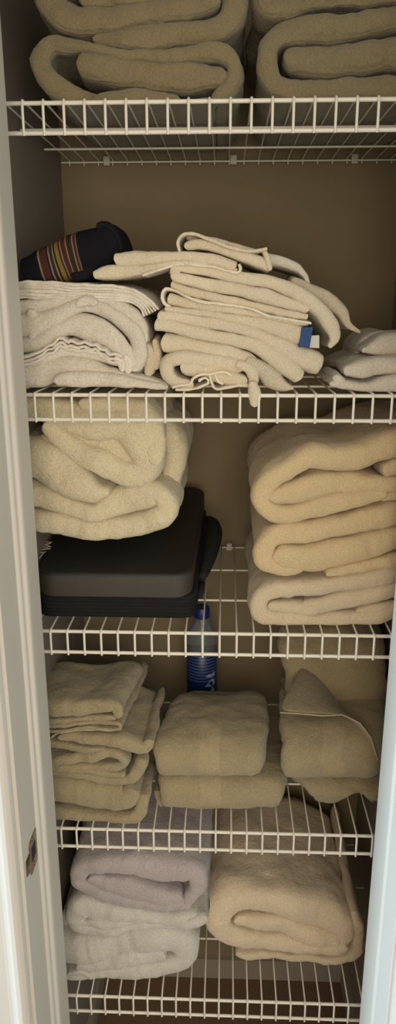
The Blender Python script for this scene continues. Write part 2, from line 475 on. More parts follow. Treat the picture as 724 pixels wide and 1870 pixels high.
GR = {}
def towel(name, label, cat, group, mat, y, depth, layers, o=(0,0), k=1.0, shelf=None, seed=1, **kw):
    """layers: list of point lists, or (point list, dict of overrides)"""
    s = MB()
    fl = SZ[shelf] + .12 if shelf else None
    for j, Ly in enumerate(layers):
        ov = dict(kw)
        if isinstance(Ly, tuple): Ly, o2 = Ly; ov.update(o2)
        yy = y + ov.pop('dy', 0); dd = ov.pop('depth', depth)
        if ov.pop('nofloor', False): f_ = None
        else: f_ = fl
        P = PX(Ly, yy, o, k)
        ribbon(s, P, yy, min(15.2, yy + dd), 'y', floor=f_, seed=ov.pop('seed', seed), **ov)
    ob = s.build(name, mat if isinstance(mat, (list, tuple)) else [mat])
    tag(ob, label, cat, group)
    return ob
def towel_x(name, label, cat, group, mat, prof, shelf=None, seed=1, extra=None, **kw):
    """prof rows (y, z, h, u_left, u_right): folded front edge towards the room"""
    s = MB(); fl = SZ[shelf] + .12 if shelf else None
    for pr in prof:
        P = [(a, z, h, x_for(ul, a, z), x_for(ur, a, z)) for (a, z, h, ul, ur) in pr]
        ribbon(s, P, 0, 0, 'x', floor=fl, seed=seed, **kw)
    ob = s.build(name, mat if isinstance(mat, (list, tuple)) else [mat]); tag(ob, label, cat, group)
    return ob
#OBJECTS

# ---------------- top shelf
G1 = 'taupe bath towels on the top shelf'
o7 = (40, 0); k7 = 1.6837
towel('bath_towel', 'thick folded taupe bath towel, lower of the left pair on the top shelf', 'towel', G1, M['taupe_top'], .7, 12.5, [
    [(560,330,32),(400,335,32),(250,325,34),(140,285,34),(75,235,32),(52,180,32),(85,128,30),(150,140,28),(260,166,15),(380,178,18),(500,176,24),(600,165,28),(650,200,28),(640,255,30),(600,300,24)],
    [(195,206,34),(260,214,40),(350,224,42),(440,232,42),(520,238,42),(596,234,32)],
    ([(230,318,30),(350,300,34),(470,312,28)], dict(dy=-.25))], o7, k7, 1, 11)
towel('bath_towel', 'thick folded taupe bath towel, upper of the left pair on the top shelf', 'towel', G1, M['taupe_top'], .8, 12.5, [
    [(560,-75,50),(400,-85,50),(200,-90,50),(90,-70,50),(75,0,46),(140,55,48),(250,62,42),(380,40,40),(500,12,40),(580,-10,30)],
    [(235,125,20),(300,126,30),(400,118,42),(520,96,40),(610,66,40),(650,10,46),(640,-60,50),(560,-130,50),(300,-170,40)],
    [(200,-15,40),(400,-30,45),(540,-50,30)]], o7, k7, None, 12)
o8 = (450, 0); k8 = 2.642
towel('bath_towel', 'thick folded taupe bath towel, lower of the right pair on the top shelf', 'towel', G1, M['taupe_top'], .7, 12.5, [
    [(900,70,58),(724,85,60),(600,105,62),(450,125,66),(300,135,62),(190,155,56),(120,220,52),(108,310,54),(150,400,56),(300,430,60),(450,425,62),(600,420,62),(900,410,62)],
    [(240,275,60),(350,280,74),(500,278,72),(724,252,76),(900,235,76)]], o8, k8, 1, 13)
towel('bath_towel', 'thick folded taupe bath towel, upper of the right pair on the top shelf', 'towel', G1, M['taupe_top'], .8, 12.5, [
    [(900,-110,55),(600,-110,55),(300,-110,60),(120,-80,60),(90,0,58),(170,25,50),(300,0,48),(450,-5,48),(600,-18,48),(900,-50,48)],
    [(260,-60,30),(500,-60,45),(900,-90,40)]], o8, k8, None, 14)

# ---------------- second shelf, left heap
G2 = 'white cloths heaped on the second shelf'
towel('white_towel', 'smooth white towel lying flat at the bottom left of the second shelf', 'towel', G2, M['white_cool'], .7, 11, [
    [(15,684,20),(60,684,22),(100,676,24),(150,676,20),(200,688,14),(260,700,9),(298,707,5)],
    ([(114,697,12),(150,695,14),(200,698,12),(250,703,8),(294,708,4)], dict(dy=-.35, depth=4))], shelf=2, seed=21, edge=.1)
ruf = [(30,656),(50,652),(74,643),(86,633),(97,630),(106,620),(116,619),(124,625),(132,621),(144,625),(156,621),(168,628),(178,627),(184,636),(193,637),(200,646),(210,645),(222,650)]
towel('ruffled_cloth', 'thin white cloth with three wavy ruffled edges under the plush towel', 'cloth', G2, M['white'], .3, 8, [
    [(u, v+0, 2.6) for u, v in ruf],
    ([(u-1, v+8+(i%3), 2.8) for i, (u, v) in enumerate(ruf)], dict(dy=.12)),
    ([(u+1, v+16-(i%2)*2, 2.6) for i, (u, v) in enumerate(ruf)], dict(dy=.02)),
    ([(30,668,12),(80,655,10),(120,642,10),(170,646,12),(215,660,10)], dict(dy=.5)),
    ([(214,655,6),(222,663,8),(224,674,6)], dict(dy=.1)), ([(232,652,5),(238,664,8),(236,678,6)], dict(dy=.2))], shelf=2, seed=22, amp=.6, edge=.12)
towel('plush_towel', 'puffy white plush towel folded over in a loop, middle of the left heap', 'towel', G2, M['white_cool'], .6, 11, [
    [(15,628,16),(50,628,16),(82,618,15),(112,602,16),(142,597,20),(175,605,21),(205,622,18),(228,646,16),(238,660,12)],
    [(15,592,20),(70,590,20),(108,574,15),(150,562,12),(190,572,12),(226,592,14),(250,618,14),(254,648,13),(246,672,11)],
    ([(15,562,14),(80,556,12),(140,551,11),(190,556,12),(232,572,13),(256,596,11),(266,620,6)], dict(dy=.25)),
    ([(148,556,8),(158,552,10),(168,556,8)], dict(dy=-.3, depth=3)),
    ([(60,574,10),(66,590,12),(60,606,9)], dict(dy=.05,depth=5))], seed=23, edge=.15)
lay = []
for i in range(6):
    lay.append(([(15,520+5.2*i,3.0),(60,519+5.2*i,3.1),(110,519.5+5*i,3.1),(170,521+4.8*i,3.0),(215,523+4.8*i,2.9),(246,530+4.6*i,2.8),(270-2*i,542+4.2*i,2.8),(289-5*i,562+2.6*i,2.4)], dict(dy=.10*((i*7)%3), seed=24+i*.15)))
towel('muslin_cloth', 'thin white muslin folded into many layers, directly below the navy cloth', 'cloth', G2, M['white'], .7, 10, lay, seed=24, amp=.7, edge=.3)

# ---------------- second shelf, middle stack
c1 = None
towel('folded_cloth', 'folded ivory cloth end tucked between white heap and dish cloth stack', 'cloth', G2, M['ivory'], 1.4, 6, [
    [(270,632,10),(274,655,13),(270,678,10)], [(284,620,6),(288,645,7),(286,668,6)]], shelf=2, seed=30)
towel('dish_cloth', 'crumpled ivory dish cloth with curling hems at the bottom of the stack', 'cloth', G2, [M['ivory'], M['hem']], .45, 9, [
    [(430,668,14),(380,660,14),(335,654,13),(308,660,12),(304,680,12),(318,696,10),(345,703,7)],
    [(345,672,16),(375,676,16),(405,688,14),(440,694,10)],
    ([(316,707,2),(325,704,2),(338,703,2),(347,702,2),(349,695,2),(357,689,2),(368,685,2),(382,685,2),(396,681,2),(409,679,2),(420,684,2)], dict(dy=-.25, mi=1, depth=3)),
    ([(322,711,2.2),(345,711,2.2),(365,707,2.2),(379,700,2.2),(374,692,2.2),(363,696,2.2)], dict(dy=-.2, mi=1, depth=3)),
    ([(382,688,2),(384,700,2.2),(391,711,2.2),(408,708,2.2),(430,704,2.2),(449,702,2.2)], dict(dy=-.15, mi=1, depth=3)),
    ([(392,684,2),(396,696,2.2),(404,700,2)], dict(dy=-.2, mi=1, depth=3))], shelf=2, seed=31, amp=.5)
towel('dish_cloth', 'ribbed ivory dish cloth fanned out over the front rail', 'cloth', G2, [M['ivory_rib'], M['ivory']], .35, 8, [
    [(462,664,10),(484,680,14),(502,696,17),(520,706,10),(534,709,4)],
    ([(442,668,9),(458,676,10),(466,692,10),(464,706,8)], dict(mi=1, dy=-.05)),
    ([(464,708,9),(467,722,12),(467,734,9)], dict(mi=1, dy=-.55, depth=.28, nofloor=True, amp=.3, edge=.02))], shelf=2, seed=32, amp=.5, edge=.1)
towel('dish_cloth', 'ivory dish cloth in a smooth thick fold, fourth layer below the rolled top cloth', 'cloth', G2, M['ivory'], .7, 10, [
    [(302,625,16),(354,634,16),(410,648,18),(450,663,18),(474,676,9)]], seed=33, cap=.35, amp=.5)
towel('dish_cloth', 'ivory ribbed dish cloth, third layer, its square end turned up right', 'cloth', G2, M['ivory_ribv'], .6, 10, [
    [(284,593,11),(312,597,11),(354,606,11.5),(415,617,11),(460,627,13),(490,643,15),(520,664,18),(546,688,13)]], seed=34, cap=.35, amp=.5, edge=.12)
towel('dish_cloth', 'ivory waffle dish cloth with a fringed right end sloping to the shelf', 'cloth', G2, M['ivory_ribv'], .75, 10, [
    [(292,574,9),(330,579,9),(362,585,10),(404,592,10.5),(460,605,9),(507,628,13),(540,646,18),(572,662,20),(586,668,17)]], seed=35, cap=.35, amp=.5, edge=.12)
bt = towel('dish_cloth', 'ivory dish cloth carrying a blue and white label at its right end', 'cloth', G2, M['ivory_ribv'], .7, 10, [
    [(303,564,4.5),(340,568,5),(381,573,6),(420,579,8),(460,587,10.5),(500,597,14),(535,609,17),(548,614,17)]], seed=36, cap=.35, amp=.5, edge=.12)
bluem = plain('blue_label', (38, 70, 122), .7, var=.15, scale=200)
whitem = plain('white_label', (205, 203, 192), .7)
def patch(name, px, y, th, mat, parent):
    s = MB(); q = [at(u, v, y) for u, v in px]
    s.add([(x, y, z) for x, z in q] + [(x, y + th, z) for x, z in q], [(0,1,2,3),(7,6,5,4),(0,4,5,1),(1,5,6,2),(2,6,7,3),(3,7,4,0)])
    o = s.build(name, mat, parent, smooth=False, bevel=.03); return o
tag(patch('label', [(552,598),(573,597),(566,633),(546,634)], .55, .35, bluem, bt), label='blue woven label')
tag(patch('label', [(568,613),(584,612),(584,636),(566,635)], .65, .25, whitem, bt), label='white label flap')
towel('hemmed_cloth', 'ivory cloth whose pale hem curls in a loop at the left, above the ribbed ones', 'cloth', G2, [M['ivory'], M['hem']], .8, 10, [
    [(316,520,8),(345,531,8),(400,545,8),(460,558,7.5),(520,570,7),(560,578,5)],
    [(310,545,10),(345,553,9),(400,563,7),(460,573,5),(530,585,5),(562,590,4)],
    ([(568,590,2.4),(540,584,2.4),(500,579,2.4),(485,576,2.4),(460,566,2.2),(412,557,2.2),(370,550,2.2),(343,541,2.2),(323,532,2.2),(303,529,2.4),(296,540,2.6),(301,554,2.6),(312,560,2)], dict(dy=-.28, mi=1, depth=3))], seed=37, cap=.35, amp=.5)
towel('draped_towel', 'long ivory towel folded over left and drooping in a curled tail at right', 'towel', G2, M['ivory'], .5, 10, [
    [(555,566,8),(500,545,13),(450,532,12),(400,522,11),(350,512,10),(320,506,9)],
    [(320,500,8),(314,494,7),(330,489,8),(370,493,8.5),(410,501,9.5),(450,508,11),(490,513,12.5),(530,526,14),(560,546,15),(588,570,15),(606,594,14),(613,618,9),(606,632,5)],
    ([(540,512,8),(575,530,10),(604,548,12),(626,570,10),(636,592,6),(655,605,2.5)], dict(dy=2.5, depth=6))], seed=38, amp=.5, edge=.12)
towel('folded_cloth', 'sheer white cloth arching up behind the rolled top cloth', 'cloth', G2, M['white'], 3.2, 6, [
    [(450,460,9),(490,472,10),(520,480,10),(543,490,8),(558,506,5),(565,528,3.5)]], seed=39, amp=.5)
towel('folded_cloth', 'flat ivory cloth reaching left to the striped navy cloth, near stack top', 'cloth', G2, [M['ivory'], M['hem']], .5, 9, [
    [(212,474,12),(250,470,13),(300,468,11),(350,468,10),(400,477,9),(432,486,8)],
    [(172,502,7),(192,497,12),(230,494,11),(270,489,8.5),(310,480,6),(350,478,4),(400,485,4),(436,494,3.5)],
    ([(262,501,2),(288,491,2.2),(326,480,2.2),(366,482,2.2),(404,489,2.2),(436,497,2.2),(443,490,2.4),(440,482,2)], dict(dy=-.2, mi=1, depth=3))], seed=40, cap=.35, amp=.5)
towel('rolled_cloth', 'ivory cloth loosely rolled with an open looped edge, topmost of the stack', 'cloth', G2, [M['ivory'], M['hem']], .9, 7, [
    ([(329,458,2.6),(326,444,2.8),(332,432,3),(345,427,3),(360,428.5,3),(382,437,3),(405,447,3),(432,456,3),(455,461,3),(474,459,3),(488,456,2.6)], dict(dy=-.3, mi=0)),
    [(345,449,7),(362,446,9),(388,450,9),(420,459,10),(450,470,10),(478,480,11),(490,489,7)],
    ([(350,436,7),(380,440,8),(410,447,8),(445,456,7),(470,462,5)], dict(dy=.8)),
    ([(484,458,4),(490,470,5),(494,490,5)], dict(dy=-.1))], seed=41, amp=.4)

# ---------------- second shelf, right heap
towel('folded_cloth', 'flat white cloth under two others in the right-hand heap', 'cloth', G2, M['white_cool'], .5, 8, [
    [(610,700,6),(632,702,8),(668,706,9),(700,703,15),(740,700,17),(800,700,17)], ([(617,690,8),(625,696,7)], dict(depth=4))], shelf=2, seed=45, amp=.5)
towel('folded_cloth', 'white cloth in a thick fold, middle of the right-hand heap', 'cloth', G2, M['white_cool'], .8, 8, [
    [(640,678,10),(662,676,17),(700,669,15),(760,668,15),(800,668,15)]], seed=46, amp=.5)
towel('rolled_cloth', 'pale rounded cloth roll on top of the right-hand heap', 'cloth', G2, M['white_cool'], 1.8, 5, [
    [(666,642,5),(684,640,13),(708,635,20),(745,633,22),(800,633,20)]], seed=47, amp=.5)
towel('folded_cloth', 'grey-white cloth peeking out behind the pale roll at right', 'cloth', G2, M['white_cool'], 4.5, 5, [
    [(655,650,8),(664,632,10),(682,617,9),(704,610,6)]], seed=48, amp=.5)

# ---------------- striped navy cloth
def stripes():
    mt, nt, p = newmat('navy_cloth_with_woven_stripes'); N = nt.nodes; L = nt.links
    a = N.new('ShaderNodeAttribute'); a.attribute_name = 'cloth'
    sp_ = N.new('ShaderNodeSeparateXYZ'); L.new(a.outputs['Vector'], sp_.inputs['Vector'])
    mr = N.new('ShaderNodeMapRange'); mr.inputs['From Min'].default_value = .35; mr.inputs['From Max'].default_value = 3.2
    L.new(sp_.outputs[0], mr.inputs['Value'])
    cr_ = N.new('ShaderNodeValToRGB'); cr_.color_ramp.interpolation = 'CONSTANT'
    navy = srgb(26,26,31); red = srgb(74,44,38); tan = srgb(120,98,74); yel = srgb(128,104,50); brn = srgb(58,40,34); pale = srgb(128,116,98)
    st_ = [(0,navy),(.17,pale),(.20,red),(.34,navy),(.37,pale),(.40,brn),(.46,pale),(.49,navy),(.52,yel),(.60,brn),(.63,pale),(.655,red),(.74,pale),(.765,brn),(.86,pale),(.885,red),(.93,tan),(.95,navy)]
    e = cr_.color_ramp.elements
    e[0].position = 0; e[0].color = navy; e[1].position = st_[1][0]; e[1].color = st_[1][1]
    for pos, c in st_[2:]:
        q = e.new(pos); q.color = c
    L.new(mr.outputs['Result'], cr_.inputs['Fac']); L.new(cr_.outputs['Color'], p.inputs['Base Color'])
    p.inputs['Roughness'].default_value = .95; p.inputs['Specular IOR Level'].default_value = .1
    nz = N.new('ShaderNodeTexNoise'); nz.inputs['Scale'].default_value = 500
    tc = N.new('ShaderNodeTexCoord'); L.new(tc.outputs['Object'], nz.inputs['Vector'])
    b = N.new('ShaderNodeBump'); b.inputs['Strength'].default_value = .4; b.inputs['Distance'].default_value = .001
    L.new(nz.outputs['Fac'], b.inputs['Height']); L.new(b.outputs['Normal'], p.inputs['Normal'])
    return mt
towel('striped_cloth', 'dark navy folded cloth with red, yellow and white woven stripes', 'cloth', None, [stripes(), M['navy_stitch']], 1.0, 5, [
    ([(44,493,21),(70,486,30),(98,479,36),(128,470,41),(158,462,43),(184,450,38),(204,438,34)], dict(cap=.25)),
    ([(180,414,9),(194,414,11),(206,436,14),(218,456,9)], dict(dy=.25, mi=1, cap=.4)),
    ([(140,503,10),(158,498,10),(174,478,9)], dict(dy=.1, mi=1))], seed=50, amp=.4, edge=.05)

# ---------------- third shelf, black case
blackm = plain('black_matte_vinyl', (38, 37, 33), .55, var=.1, scale=20, bump=.2, bscale=600)
frontm = plain('charcoal_edge_vinyl', (62, 56, 49), .6, var=.08, scale=20, bump=.2, bscale=600)
bagm = plain('black_corrugated_fabric', (20, 21, 22), .8, var=.2, scale=60)
printm = plain('pale_printed_ink', (190, 184, 170), .6)
case = empty('black_case', (-7.5, 8.5, SZ[3] + .12))
tag(case, 'flat black zip case with rounded lid under the cream towels', 'case')
# sloping lid with rounded corners
def rounded_rect(x0, y0, x1, y1, r, n=8):
    pts = []
    for cx, cy, a0 in ((x1-r, y0+r, -90), (x1-r, y1-r, 0), (x0+r, y1-r, 90), (x0+r, y0+r, 180)):
        for k in range(n+1):
            a = math.radians(a0 + 90*k/n); pts.append((cx + r*math.cos(a), cy + r*math.sin(a)))
    return pts
def lid_z(y, base): return base + (y - 1.6) * .155
RR = rounded_rect(-13.2 + 1.8, 1.5, -1.95, 14.6, 1.1)
s = MB()
levels = [(-17.42, 0.10), (-17.34, 0.0), (-16.05, 0.0), (-15.95, 0.03), (-15.88, .12), (-15.86, .3)]
n = len(RR); vs = []; cx, cy = -6.6, 8
for zb, ins in levels:
    for x, y in RR:
        dx, dy = x - cx, y - cy; l = math.hypot(dx, dy)
        x2, y2 = x - dx/l*ins, y - dy/l*ins
        vs.append((x2 + (.035*(y2-1.5)), y2, lid_z(y2, zb)))
fs = [tuple(range(n-1, -1, -1)), tuple((len(levels)-1)*n + i for i in range(n))]; mi = [0, 0]
for a in range(len(levels)-1):
    for i in range(n):
        fs.append((a*n+i, a*n+(i+1)%n, (a+1)*n+(i+1)%n, (a+1)*n+i)); mi.append(1 if a < 2 else 0)
s.add(vs, fs, mi); s.build('lid', [blackm, frontm], case, angle=25)
# corrugated lower body: rounded ribs
s = MB()
BR = rounded_rect(-11.4, 1.75, -1.75, 14.3, .8)
vs = []; nl = 26
for a in range(nl+1):
    f = a/nl; ins = .07*math.sin(f*math.pi*2*6.5)
    for x, y in BR:
        dx, dy = x - cx, y - cy; l = math.hypot(dx, dy)
        x2, y2 = x - dx/l*ins, y - dy/l*ins
        zt = lid_z(y2, -17.40); zb = SZ[3] + .12
        wav = .05*noise.noise(Vector((x2*.9, y2*.9, f*3)))
        vs.append((x2 + .03*(y2-1.5), y2, zb + (zt - zb)*f + wav*math.sin(f*math.pi)))
fs = [tuple(range(n-1, -1, -1)), tuple(nl*n + i for i in range(n))]
for a in range(nl):
    for i in range(n): fs.append((a*n+i, a*n+(i+1)%n, (a+1)*n+(i+1)%n, (a+1)*n+i))
s.add(vs, fs); s.build('corrugated_body', bagm, case, angle=60)
# bulging carry strap on the right side
s = MB()
pts = []; rr = []
for k in range(19):
    f = k/18; y = 4.6 + 8.4*f
    pts.append((-1.55 + .03*(y-1.5) + .62*math.sin(f*math.pi)**.8, y, -17.9 + .155*(y-1.6)*1.1 + .8*math.sin(f*math.pi)))
    rr.append(.26 + .32*math.sin(f*math.pi))
s.tube(pts, rr, 10); s.build('handle_strap', bagm, case)
s = MB(); s.tube([(-1.6, 4.0, -18.4), (-1.45, 4.3, -18.1), (-1.4, 4.8, -17.7)], .22, 8); s.build('strap_anchor', bagm, case)
# printed lettering on the lid (white script, only its end shows)
s = MB()
def stroke(pts, w=.05):
    P = [(x, y, lid_z(y, -15.86) + .035) for x, y in pts]
    s.tube(P, [w*.5] + [w]*(len(P)-2) + [w*.5] if len(P) > 2 else w, 5)
def sp(u, v):
    # point on the sloping lid under the given sight line
    y = 6.0
    for _ in range(12):
        z = lid_z(y, -15.86)
        d = RIGHT*((u-U0)/FPX) - UP*((v-V0)/FPX) + FWD
        t = z/d.z if abs(d.z) > 1e-6 else 0
        y = .5*y + .5*(CAMP.y + d.y*t)
    return CAMP.x + d.x*t, y
for path in ([(62,991),(75,990),(95,991)], [(66,994),(80,996),(92,993),(96,990)], [(64,1000),(76,998),(88,1001),(94,1000),(84,996),(72,997)], [(68,1005),(80,1004),(93,1003)], [(72,1021),(78,1012),(85,1008)], [(70,1010),(77,1010),(84,1009)]):
    stroke([sp(u, v) for u, v in path])
s.build('printed_mark', printm, case)

# ---------------- third shelf, left towels on the case
G3 = 'yellow-cream bath towels on the third shelf'
o5 = (40, 730); k5 = 2.2625
def under_shelf(g):          # pressed flat against the shelf above
    lim = SZ[2] - .28
    if g.z > lim - .5: g.z = lim - .5 + .5*(1 - math.exp(-(g.z - lim + .5)/.5))
    return g
towel('bath_towel', 'cream terry bath towel lying on the black case, lower of two', 'towel', 'cream terry towels on the black case', M['cream'], 2.0, 11.5, [
    [(-100,380,50),(60,402,50),(150,430,42),(280,462,34),(380,432,54),(480,412,58),(560,402,46),(600,425,42),(590,478,46),(520,518,46),(420,540,50),(300,536,44),(180,522,44),(60,512,46),(-100,500,46)],
    ([(520,120,60),(600,150,56),(628,230,44),(610,330,40),(600,420,40)], dict(dy=2.5, depth=9))], o5, k5, None, 61)
towel('bath_towel', 'bulky cream terry bath towel with a pointed front flap, above another one', 'towel', 'cream terry towels on the black case', M['cream'], 1.7, 11.5, [
    [(-100,0,62),(60,30,62),(180,70,66),(300,100,72),(400,100,80),(480,150,85),(520,230,68),(508,296,56),(440,308,50),(330,262,52),(240,230,52),(165,172,46),(115,120,34)],
    ([(-100,240,80),(60,262,86),(150,312,80),(240,362,64),(300,385,46),(345,385,24)], dict(dy=-.15)),
    [(300,20,60),(460,60,70),(540,150,50),(560,240,30)], ([(200,120,50),(330,170,62),(430,215,62),(480,260,50)], dict(dy=.35)), ([(-60,300,60),(100,200,50)], dict(dy=.5))], o5, k5, None, 62, post=under_shelf)

# ---------------- third shelf, right stack
o6 = (440, 770); k6 = 2.549
towel('bath_towel', 'ecru cotton bath towel at the bottom of the third shelf right stack', 'towel', G3, M['ecru'], 1.0, 12, [
    [(950,690,45),(860,695,45),(700,722,45),(550,755,44),(400,778,42),(280,786,38),(180,788,38),(112,808,36),(86,855,36),(105,900,36),(170,922,32),(260,928,32),(360,935,32),(460,935,32),(560,932,32),(650,922,34),(720,890,34)],
    [(150,862,20),(200,872,26),(270,878,26),(350,882,24)],
    [(335,868,28),(400,865,36),(500,845,38),(620,818,38),(740,795,38),(950,760,38)],
    ([(560,900,22),(620,890,30),(680,880,30),(720,870,24)], dict(dy=.15))], o6, k6, 3, 63, edge=.15)
tb = towel('bath_towel', 'yellow-cream bath towel with a looped left fold, middle of its stack', 'towel', G3, [M['cream_smooth'], M['pink']], .9, 12, [
    [(950,350,55),(860,385,55),(724,428,52),(600,460,50),(480,492,50),(350,520,48),(240,530,46),(140,555,44),(112,610,42),(130,660,40),(190,690,38),(250,688,38)],
    [(205,638,50),(320,648,68),(450,622,62),(600,580,60),(724,545,56),(950,500,50)],
    [(400,712,18),(500,692,24),(620,664,28),(740,640,28),(950,600,28)]], o6, k6, None, 64, edge=.15)
towel('bath_towel', 'yellow-cream bath towel at the top of the third shelf right stack', 'towel', G3, M['cream_smooth'], .8, 12, [
    [(950,70,60),(860,80,60),(724,110,58),(600,150,56),(500,180,56),(400,178,54),(310,180,50),(230,225,46),(150,272,44),(116,335,42),(115,395,42),(155,435,44),(230,445,44),(330,418,46),(450,378,48),(560,350,42),(640,342,28)],
    [(190,352,44),(300,325,54),(380,300,54),(450,290,42),(560,288,44),(700,300,36),(950,300,36)],
    [(690,230,34),(760,215,50),(950,200,60)],
    ([(668,352,22),(760,348,26),(950,330,26)], dict(dy=.1))], o6, k6, None, 65, edge=.15)

# ---------------- fourth shelf
G4 = 'small taupe towels on the fourth shelf'
o1 = (60, 1200); k1 = 2.681
def T4(lbl, layers, y, depth, seed, shelf=None, cat='towel', **kw):
    return towel('hand_towel', lbl, cat, G4, [M['taupe'], M['hem_taupe']], y, depth, layers, o1, k1, shelf, seed, **kw)
T4('thick folded taupe hand towel at the bottom of the left stack', [
    [(-60,660,58),(100,668,60),(250,690,60),(380,706,60),(450,705,50),(470,690,40)],
    [(-60,775,28),(100,778,28),(250,792,28),(400,806,28),(480,795,26),(520,760,24),(535,700,20)]], .6, 9, 71, 4, kx=.02)
T4('taupe hand towel with two loops at right, second from the left stack bottom', [
    [(-60,585,18),(100,585,18),(250,598,18),(400,612,20),(465,606,22),(500,570,26),(520,530,24)],
    [(-60,548,14),(200,560,14),(350,572,14),(430,575,12)]], .9, 8.5, 72)
T4('rolled taupe hand towel with an open right loop, middle of the left stack', [
    [(-60,505,18),(100,508,20),(250,500,22),(350,485,20),(410,488,20),(440,515,20),(415,545,18),(340,552,18),(200,546,18),(-60,535,16)]], .8, 8.5, 73)
T4('wide taupe hand towel overhanging right, third from the top of its stack', [
    [(135,402,16),(250,412,24),(380,424,28),(470,450,32),(535,468,28),(560,440,18)],
    [(-60,440,20),(100,448,20),(200,455,16),(330,455,12)]], .9, 7.0, 74, kx=.05)
towel('washcloth', 'thin taupe washcloth folded double with a pale edge, left stack', 'washcloth', G4, [M['taupe'], M['hem_taupe']], .9, 8, [
    [(-60,345,9),(100,342,10),(250,338,10),(390,332,9),(420,340,8),(425,352,8),(400,362,7),(250,362,7),(80,366,7)],
    ([(85,400,3),(110,382,3),(150,372,3),(260,371,3),(400,369,3),(428,362,3)], dict(dy=-.1, mi=1))], o1, k1, None, 75, kx=.12)
T4('thick rounded taupe hand towel, topmost of the left stack', [
    [(-60,258,42),(100,258,42),(230,256,38),(340,246,34),(400,250,30),(412,280,18)],
    [(-60,312,10),(150,312,10),(280,304,14),(360,300,14),(392,300,10)]], .9, 5.6, 76, kx=.14)

# middle pair, fold edge towards the room
band = [(x_for(362, 2, -29), x_for(398, 2, -29), 1)]
towel_x('hand_towel', 'taupe hand towel with flat woven band, lower of the middle pair', 'towel', G4, [M['taupe'], M['taupe_flat']], [[
    (9.5,-31.0,.55,300,520),(6,-31.0,.58,296,528),(3.5,-31.02,.6,290,528),(2.35,-31.1,.62,290,524),(2.0,-31.65,.62,292,520),(2.4,-32.2,.6,292,516),(4,-32.3,.58,296,520),(9.5,-32.3,.55,300,520)],
    [(8,-31.7,.5,320,500),(3,-31.7,.5,300,500)]], 4, 81, band=band, edge=.25)
s_lump = towel('washcloth', 'small taupe washcloth end poking out left of the middle pair', 'washcloth', G4, M['taupe'], 2.6, 5, [
    [(292,1448,5),(293,1456,6),(294,1465,5)]], (0,0), 1, None, 82)
towel_x('hand_towel', 'thick taupe hand towel with flat woven band, upper of the middle pair', 'towel', G4, [M['taupe'], M['taupe_flat']], [[
    (9.2,-28.8,.55,345,480),(7.5,-28.3,.68,318,488),(5.5,-28.1,.74,300,492),(3.6,-28.15,.78,288,490),(2.45,-28.55,.8,283,488),(2.2,-29.2,.8,282,486),(2.6,-29.75,.74,285,482),(4,-29.85,.66,290,485),(9.2,-29.9,.6,335,485)],
    [(8,-29.1,.5,330,470),(3.4,-29.1,.55,300,475)]], None, 83, band=band, edge=.25)
# right pair
ax_ = x_for(652, 2.5, -32)
def arch(g):
    k = max(0, min(1, (-31.3 - g.z)/1.2))
    g.z += k*(1.25*math.exp(-((g.x-ax_)/.9)**2) + .15*max(0, ax_ - g.x)*.5)
    return g
towel_x('bath_towel', 'large taupe towel bunched up against the rear wall behind the right pair', 'towel', None, M['taupe'], [[
    (6.6,-31.5,.7,535,712),(6.7,-29.5,.75,530,712),(7.0,-27.0,.8,518,705),(7.6,-24.6,.8,512,703),(8.6,-23.6,.8,514,700),(10.5,-23.5,.75,520,695),(12.6,-24.2,.7,525,690),(13.4,-27,.6,530,690),(13.5,-31.5,.6,530,690)],
    [(8.5,-30,.9,540,690),(9,-27,.9,540,690),(10,-25.2,.8,540,690)], [(11.5,-30,.9,540,690),(11.5,-27,.9,540,690),(11,-25.2,.8,540,690)]], 4, 86, edge=.3, amp=1.6)
towel_x('hand_towel', 'rumpled taupe hand towel slipping down, lower of the right pair', 'towel', G4, M['taupe'], [[
    (9.5,-31.0,.5,520,720),(6,-31.0,.55,522,735),(3.6,-31.1,.6,530,730),(2.6,-31.5,.62,545,715),(2.5,-32.0,.6,560,690),(3.2,-32.35,.5,570,690),(9.5,-32.4,.5,560,690)],
    [(8,-31.8,.45,560,700),(3.2,-31.8,.5,565,690)]], 4, 84, edge=.5, post=arch)
band2 = [(x_for(585, 2, -29), x_for(622, 2, -29), 1)]
rt = towel_x('hand_towel', 'taupe hand towel with a turned-back corner flap, upper of the right pair', 'towel', G4, [M['taupe'], M['taupe_flat']], [[
    (9.5,-27.8,.6,512,700),(6.5,-27.6,.7,512,712),(4.2,-27.7,.78,510,712),(2.8,-28.2,.8,512,706),(2.3,-29.0,.8,514,700),(2.6,-29.7,.74,522,696),(4,-29.9,.66,530,700),(9.5,-30.0,.6,530,700)],
    [(8,-28.9,.6,530,690),(3.4,-28.9,.6,525,690)]], None, 85, band=band2, edge=.3)
